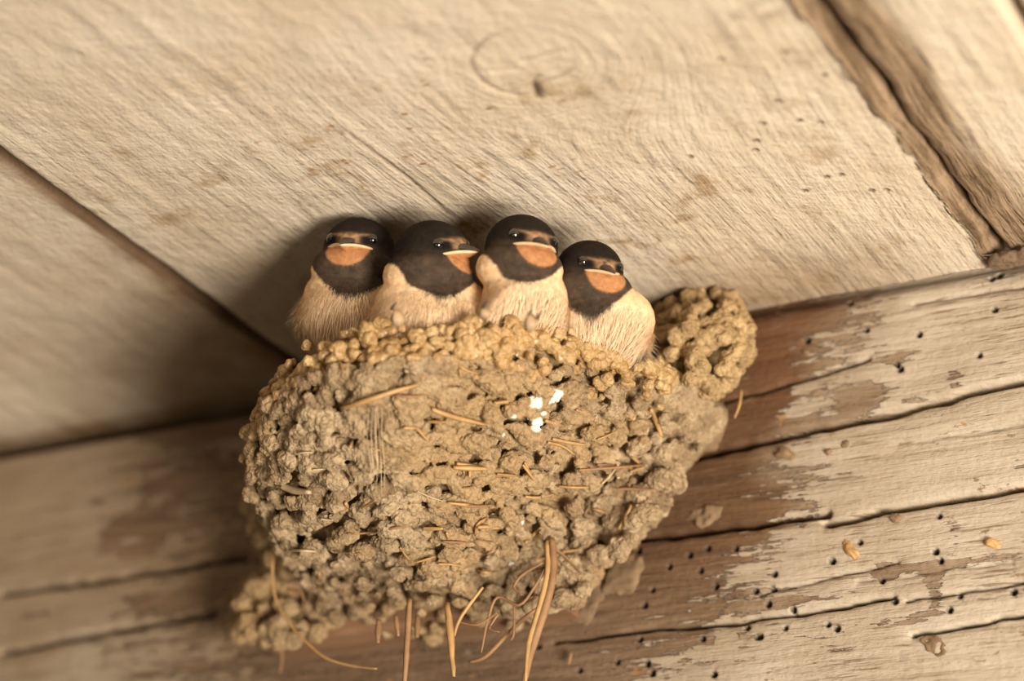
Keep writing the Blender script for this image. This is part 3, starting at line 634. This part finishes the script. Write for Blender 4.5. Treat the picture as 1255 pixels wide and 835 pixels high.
# ------------------------------------------------------------------ chicks
DARK, RUST, CREAM, BLACK, TAN = np.array([.019, .013, .009]), np.array([.44, .205, .085]), np.array([.86, .65, .42]), np.array([.007, .005, .004]), np.array([.50, .29, .15])
GREYB = np.array([.068, .046, .031])
def chick(px, py, Y, Rpx, az, el, roll, body_dx, label, seed, bw=1.3, col_=-1.5, bdrop=1.95, hs=(1, 1, 1), lean=0.0):
    dcam = ray(px, py); bdrop -= .2; hc = on_wall(px, py, Y); depth = (hc - P) @ camF; R_ = Rpx / F * depth
    tc = -camF; ca, sa, ce, se = math.cos(az), math.sin(az), math.cos(el), math.sin(el)
    f_ = tc * ca * ce + camR * sa * ce + camU * se
    u0 = camU * math.cos(roll) + camR * math.sin(roll); u_ = u0 - f_ * (u0 @ f_); u_ /= np.linalg.norm(u_); r_ = np.cross(f_, u_)
    fr = np.array([f_, u_, r_])                        # rows: forward, up, side
    W = lambda q: hc + R_ * (np.asarray(q, float) @ fr)
    up = np.array([0, 0, 1.0]); bc = hc - up * R_ * bdrop + camR * body_dx * R_ + np.array([0, .45, 0]) * R_
    A = Acc(); bf = np.array([camR - up * (camR @ up), np.cross(up, camR), up]); bf[0] /= np.linalg.norm(bf[0]); bf[1] = np.cross(up, bf[0])
    A.add(*ellipsoid(hc, fr, (R_ * 1.02 * hs[0], R_ * .96 * hs[1], R_ * 1.0 * hs[2]), ICO4))
    A.add(*ellipsoid(W((.50, .10, 0)), fr, (R_ * .58, R_ * .50, R_ * .52), ICO3))
    A.add(*ellipsoid(W((.64, -.24, 0)), fr, (R_ * .48, R_ * .32, R_ * .56), ICO3))
    A.add(*ellipsoid(W((.30, -.55, 0)), fr, (R_ * .70, R_ * .55, R_ * .86), ICO3))
    A.add(*ellipsoid(hc - up * R_ * .62 + camR * body_dx * R_ * .3, bf, (R_ * 1.20, R_ * 1.04, R_ * .72), ICO3))
    A.add(*ellipsoid(bc + up * R_ * .45, bf, (R_ * bw * .97, R_ * 1.15, R_ * 1.05), ICO3))
    A.add(*ellipsoid(bc, bf, (R_ * bw, R_ * 1.22, R_ * 1.25), ICO4))
    me = bake(A.mesh('tmp'), [('REMESH', dict(mode='VOXEL', voxel_size=.00032)), ('SMOOTH', dict(iterations=9, factor=.6))])
    v = verts_of(me)
    rimz = ZR + .0115 * sstep(.01, .035, v[:, 0]); bl = sstep(.005, -.003, v[:, 2] - rimz); lim = np.hypot(v[:, 0] / np.where(v[:, 0] > 0, AR - .003, AL - .008), v[:, 1] / (B - .0100)) * (1 + .5 * np.clip((rimz - v[:, 2]) / .03, 0, 1.2))
    kk = 1 + (np.minimum(1, 1 / lim) - 1) * bl; v[:, 0] *= kk; v[:, 1] *= kk; v[:, 2] = np.minimum(v[:, 2], -.0008)
    me.vertices.foreach_set('co', v.astype(np.float32).ravel()); me.update()
    lat = np.cross(f_ * .6 + tc, up); lat /= np.linalg.norm(lat)
    def paint(v):
        q = (v - hc) @ fr.T / R_; f, u, s = q[:, 0], q[:, 1] - .14, q[:, 2]; n1 = fbm(v, 500, seed, 3); n2 = fbm(v, 1100, seed + 4, 2)
        wz = (v - hc) @ up / R_; hd = np.linalg.norm((v - hc) - np.outer((v - hc) @ up, up), axis=1) / R_
        c = DARK[None] * (1 + .35 * n1[:, None]) + 0 * v
        cheek = sstep(.1, -.35, u) * sstep(-.9, .2, f) ; c = c * (1 - cheek[:, None]) + (GREYB * (1 + .5 * n1[:, None])) * cheek[:, None]
        # cream breast below the collar
        fw = (v - hc) @ f_ / R_; front = (v - hc) @ tc / R_
        line = col_ + .72 * np.clip(((v - hc) @ lat) / R_, -1.5, 1.5) ** 2 + .05 * n1
        cr = sstep(.045, -.045, wz - line); back = sstep(-.35, -.75, front) * sstep(-3, -1, wz); cr = cr * (1 - back)
        cream = CREAM[None] * (1 + .06 * n1[:, None]); warm = sstep(-1.0, -1.5, wz); cream = cream * (1 - .25 * (1 - warm)[:, None] * np.array([0, .3, .7]))
        c = c * (1 - cr[:, None]) + cream * cr[:, None]
        # rusty throat below the bill
        e = np.sqrt((s / .60) ** 2 + ((u + .22) / .46) ** 2); th = sstep(1.05, .93, e + .04 * n1) * sstep(-.06, -.13, u + .10 * s * s) * (f > .15)
        c = c * (1 - th[:, None]) + RUST[None] * (1 + .18 * n2[:, None]) * th[:, None]
        # tan forehead
        fh = np.exp(-((s / .34) ** 4 + ((u - .10) / .17) ** 4)) * (f > .5) * np.clip(.75 + .8 * n2, 0, 1); c = c * (1 - fh[:, None]) + TAN * .85 * fh[:, None]
        br = np.exp(-(((np.abs(s) - .36) / .22) ** 4 + ((u - .17 - .12 * np.abs(s)) / .045) ** 4)) * (f > .4) * .35; c = c * (1 - br[:, None]) + TAN * br[:, None]
        # black lores between eye and bill
        lo = np.exp(-(((np.abs(s) - .56) / .21) ** 4 + ((u - .075) / .13) ** 4)) * (f > .3); c = c * (1 - lo[:, None]) + BLACK * lo[:, None]
        return np.clip(c, .002, 1)
    col = paint(v); set_attr(me, 'tint', np.c_[col, np.ones(len(v))])
    root = empty('swallow_chick', bc - up * R_ * 1.2); tag(root, label, 'chick', 'swallow chicks sitting in the mud nest')
    link('body', me, M_feather, root)
    # down: short overlapping strands over the visible plumage
    me.calc_loop_triangles(); tri = np.empty(len(me.loop_triangles) * 3, np.int32); me.loop_triangles.foreach_get('vertices', tri); tri = tri.reshape(-1, 3)
    a, b, c3 = v[tri[:, 0]], v[tri[:, 1]], v[tri[:, 2]]; nn = np.cross(b - a, c3 - a); ar = np.linalg.norm(nn, axis=1); nn /= ar[:, None] + 1e-20
    rg = np.random.RandomState(seed); ns = 52000; pick = rg.choice(len(tri), ns, p=ar / ar.sum()); b1, b2 = rg.rand(ns), rg.rand(ns); sw = b1 + b2 > 1; b1[sw], b2[sw] = 1 - b1[sw], 1 - b2[sw]
    pt = a[pick] + (b - a)[pick] * b1[:, None] + (c3 - a)[pick] * b2[:, None]; nm = nn[pick]
    q = (pt - hc) @ fr.T / R_; wz = (pt - hc) @ up / R_; kin = np.hypot(pt[:, 0] / np.where(pt[:, 0] > 0, AR, AL), pt[:, 1] / B)
    keep = (pt[:, 2] > ZR - .002) | (kin < .93)
    keep &= (pt[:, 2] > ZR - .006)
    for sg in (-1, 1): keep &= np.linalg.norm(q - np.array([.66, .27, .60 * sg]) * .95, axis=1) > .20
    keep &= ~((np.abs(q[:, 1] - .03) < .06) & (q[:, 0] > .35) & (np.abs(q[:, 2]) < .85))
    pt, nm, q, wz = pt[keep], nm[keep], q[keep], wz[keep]
    flow = -fr[0][None] * .9 - up[None] * .6; flow = flow * (wz > -.9)[:, None] + (-up[None] + .2 * nm) * (wz <= -.9)[:, None]
    flow = flow - nm * np.sum(flow * nm, axis=1)[:, None]; flow /= np.linalg.norm(flow, axis=1)[:, None] + 1e-9
    body = sstep(-1.15, -1.7, wz); L = (.0006 + .0018 * body) * rg.uniform(.6, 1.3, len(pt)); L *= np.where((q[:, 0] > .45) & (wz > -.8), .5, 1)
    wisp = (rg.rand(len(pt)) < .10 * body); L = np.where(wisp, L * 2.3, L)
    dr = flow + nm * (.12 + .38 * wisp + .04 * body)[:, None] + rg.normal(0, .16, pt.shape); dr /= np.linalg.norm(dr, axis=1)[:, None]
    side = np.cross(dr, nm); side /= np.linalg.norm(side, axis=1)[:, None] + 1e-9
    wd = (.000045 + .000020 * body)[:, None]; droop = -nm * (L * .15)[:, None]
    V = np.stack([pt - side * wd - nm * .0001, pt + side * wd - nm * .0001, pt + dr * (L * .55)[:, None] + side * wd * .7, pt + dr * (L * .55)[:, None] - side * wd * .7, pt + dr * L[:, None] + droop], 1)
    m = len(pt); i0 = np.arange(m)[:, None] * 5
    Fq = np.concatenate([i0 + np.array([0, 1, 2]), i0 + np.array([0, 2, 3]), i0 + np.array([3, 2, 4])])
    cs = paint(pt) * rg.uniform(.92, 1.08, (m, 1)); cs = np.repeat(cs[:, None], 5, 1).reshape(-1, 3)
    o = link('down', mesh_np('down', V.reshape(-1, 3), Fq, attrs={'tint': np.c_[cs, np.ones(len(cs))]}), M_feather, root); o['kind'] = 'stuff'
    # eyes
    for sg in (-1, 1):
        n_ = np.array([.66, .27, .60 * sg]); n_ /= np.linalg.norm(n_); c = n_ * .90
        vv, ff = ellipsoid(W(c), fr, (R_ * .17,) * 3, ICO3); ey = link('eye', mesh_np('eye', vv, ff), M_eye, root)
        s1 = np.cross(n_, [0, 1, 0]); s1 /= np.linalg.norm(s1); s2 = np.cross(n_, s1); an = np.linspace(0, 2 * np.pi, 19)
        ring = [W(n_ * .955 + .165 * (s1 * math.cos(x) * 1.08 + s2 * math.sin(x))) for x in an]
        vv, ff = tube(ring, R_ * .024, 6, 1); link('eyelid', mesh_np('eyelid', vv, ff), M_lid, ey)
    # bill: upper mandible, pale gape flange, lower mandible
    prof = [(.86, .02, .26, .15), (1.02, .00, .22, .13), (1.18, -.030, .17, .10), (1.35, -.070, .11, .070), (1.50, -.115, .055, .045), (1.58, -.15, .010, .012)]; V, Fc = [], []
    for i, (ff_, uu, ww, hh) in enumerate(prof):
        for j in range(12):
            x = j / 12 * 2 * np.pi; V.append(W((ff_, .14 + uu + hh * math.sin(x) * (1 if math.sin(x) > 0 else .55), ww * math.cos(x))))
    for i in range(5):
        for j in range(12): Fc.append([i * 12 + j, i * 12 + (j + 1) % 12, (i + 1) * 12 + (j + 1) % 12, (i + 1) * 12 + j])
    Fc += [list(range(12))[::-1], [60 + j for j in range(12)]]
    link('upper_mandible', mesh_np('upper_mandible', np.array(V), Fc), M_bill, root)
    gl = [(.56, -.20, -.72), (.78, -.15, -.62), (.96, -.12, -.48), (1.12, -.11, -.33), (1.27, -.12, -.19), (1.40, -.14, -.08), (1.46, -.15, 0)]
    gl = gl + [(a_, b_, -c_) for a_, b_, c_ in gl[-2::-1]]
    vv, ff = tube([W((g_[0], g_[1] + .14, g_[2])) for g_ in gl], np.array([.02, .034, .040, .042, .042, .036, .03, .036, .042, .042, .040, .034, .02]) * R_, 8, 4)
    link('gape_flange', mesh_np('gape_flange', vv, ff), M_gape, root)
    V, Fc = [], []; m = len(gl)                        # lower mandible: a shallow scoop filling the space under the flange
    for k_, (sc_, dz) in enumerate(((1.0, -.01), (.93, -.06), (.82, -.10), (.68, -.13))):
        for (a_, b_, c_) in gl: V.append(W((.30 + (a_ - .30) * sc_, b_ + .14 + dz, c_ * (sc_ if k_ else 1))))
    V.append(W((.5, -.06, 0))); 
    for k_ in range(3):
        for j in range(m - 1): Fc.append([k_ * m + j, k_ * m + j + 1, (k_ + 1) * m + j + 1, (k_ + 1) * m + j])
    for j in range(m - 1): Fc.append([j + 1, j, 4 * m]); Fc.append([3 * m + j, 3 * m + j + 1, 4 * m])
    me = mesh_np('lower_mandible', np.array(V), Fc); set_attr(me, 'tint', np.tile(np.array([*RUST * 1.12, 1.0]), (len(me.vertices), 1)))
    link('lower_mandible', me, M_feather, root)
    return root, hc, fr, R_
D2 = math.radians
chicks = [
    chick(440, 309, -.084, 44, D2(-15), D2(6), D2(2), -.32, 'leftmost swallow chick facing the viewer with both eyes showing, blurred', 101, 1.42, -1.72),
    chick(529, 315, -.086, 47, D2(56), D2(4), D2(-3), -.12, 'swallow chick second from left, head in profile pointing its bill right', 102, 1.58, -1.50),
    chick(639, 306, -.081, 45, D2(27), D2(2), D2(10), -.05, 'tallest swallow chick, third from left, crown reaching highest against the ceiling board', 103, 1.22, -1.38),
    chick(722, 335, -.067, 42, D2(26), D2(-2), D2(8), .38, 'rightmost and lowest swallow chick, beside the mud clump', 104, 1.45, -1.55),
]
# toes gripping the rim
def toe(root, px, py, Y, L, claws):
    c = on_wall(px, py, Y); v, f = ellipsoid(c, np.array([camR, camU, -camF]), (.0014, L * .8, .0014), ICO3, .3, 2.5, 3)
    t_ = link('toe', mesh_np('toe', v, f), M_toe, root)
    for cx, cy in claws:
        a = on_wall(cx, cy, Y - .0012); v, f = tube([a, a + camU * .0010 + camR * .0004, a + camU * .0018 + camR * .0012], [.0004, .0003, .00008], 6, 3); link('claw', mesh_np('claw', v, f), M_claw, t_)
toe(chicks[2][0], 650, 396, -.097, .0026, [(646, 390), (658, 392)])
toe(chicks[1][0], 487, 390, -.103, .0024, [(480, 380)])
toe(chicks[2][0], 594, 384, -.099, .0016, [(592, 378)])

# dusty cobweb tuft in the corner where the right gap meets the beam
tuft = empty('cobweb_tuft', on_wall(1238, 300, -.003)); tag(tuft, 'brown dusty cobweb tuft in the corner by the right gap', 'cobweb')
A = Acc()
for i in range(26):
    c = on_wall(1232 + rs.normal(0, 9), 296 + rs.normal(0, 8), -.004 - rs.rand() * .004); c[2] = min(c[2], -.0016); A.add(*ellipsoid(c, np.eye(3), (.0022, .0016, .0014), ICO2, .4, 1.5, i))
link('cocoon', bake(A.mesh('tmp'), [('REMESH', dict(mode='VOXEL', voxel_size=.0004)), ('DISPLACE', dict(texture=TEXN, strength=.001, mid_level=.5))]), M_web, tuft)
for i in range(14):
    a = (1225 + rs.normal(0, 14), 288 + rs.normal(0, 12)); pts = [on_wall(a[0] + j * rs.uniform(6, 12), a[1] + rs.normal(0, 6), -.006 - .003 * rs.rand()) for j in range(4)]
    for p_ in pts: p_[2] = min(p_[2], -.001)
    v, f = tube(pts, .00016, 5, 4); link('thread', mesh_np('thread', v, f), M_web, tuft)

for o in bpy.data.objects:
    if '_o' in o: del o['_o']
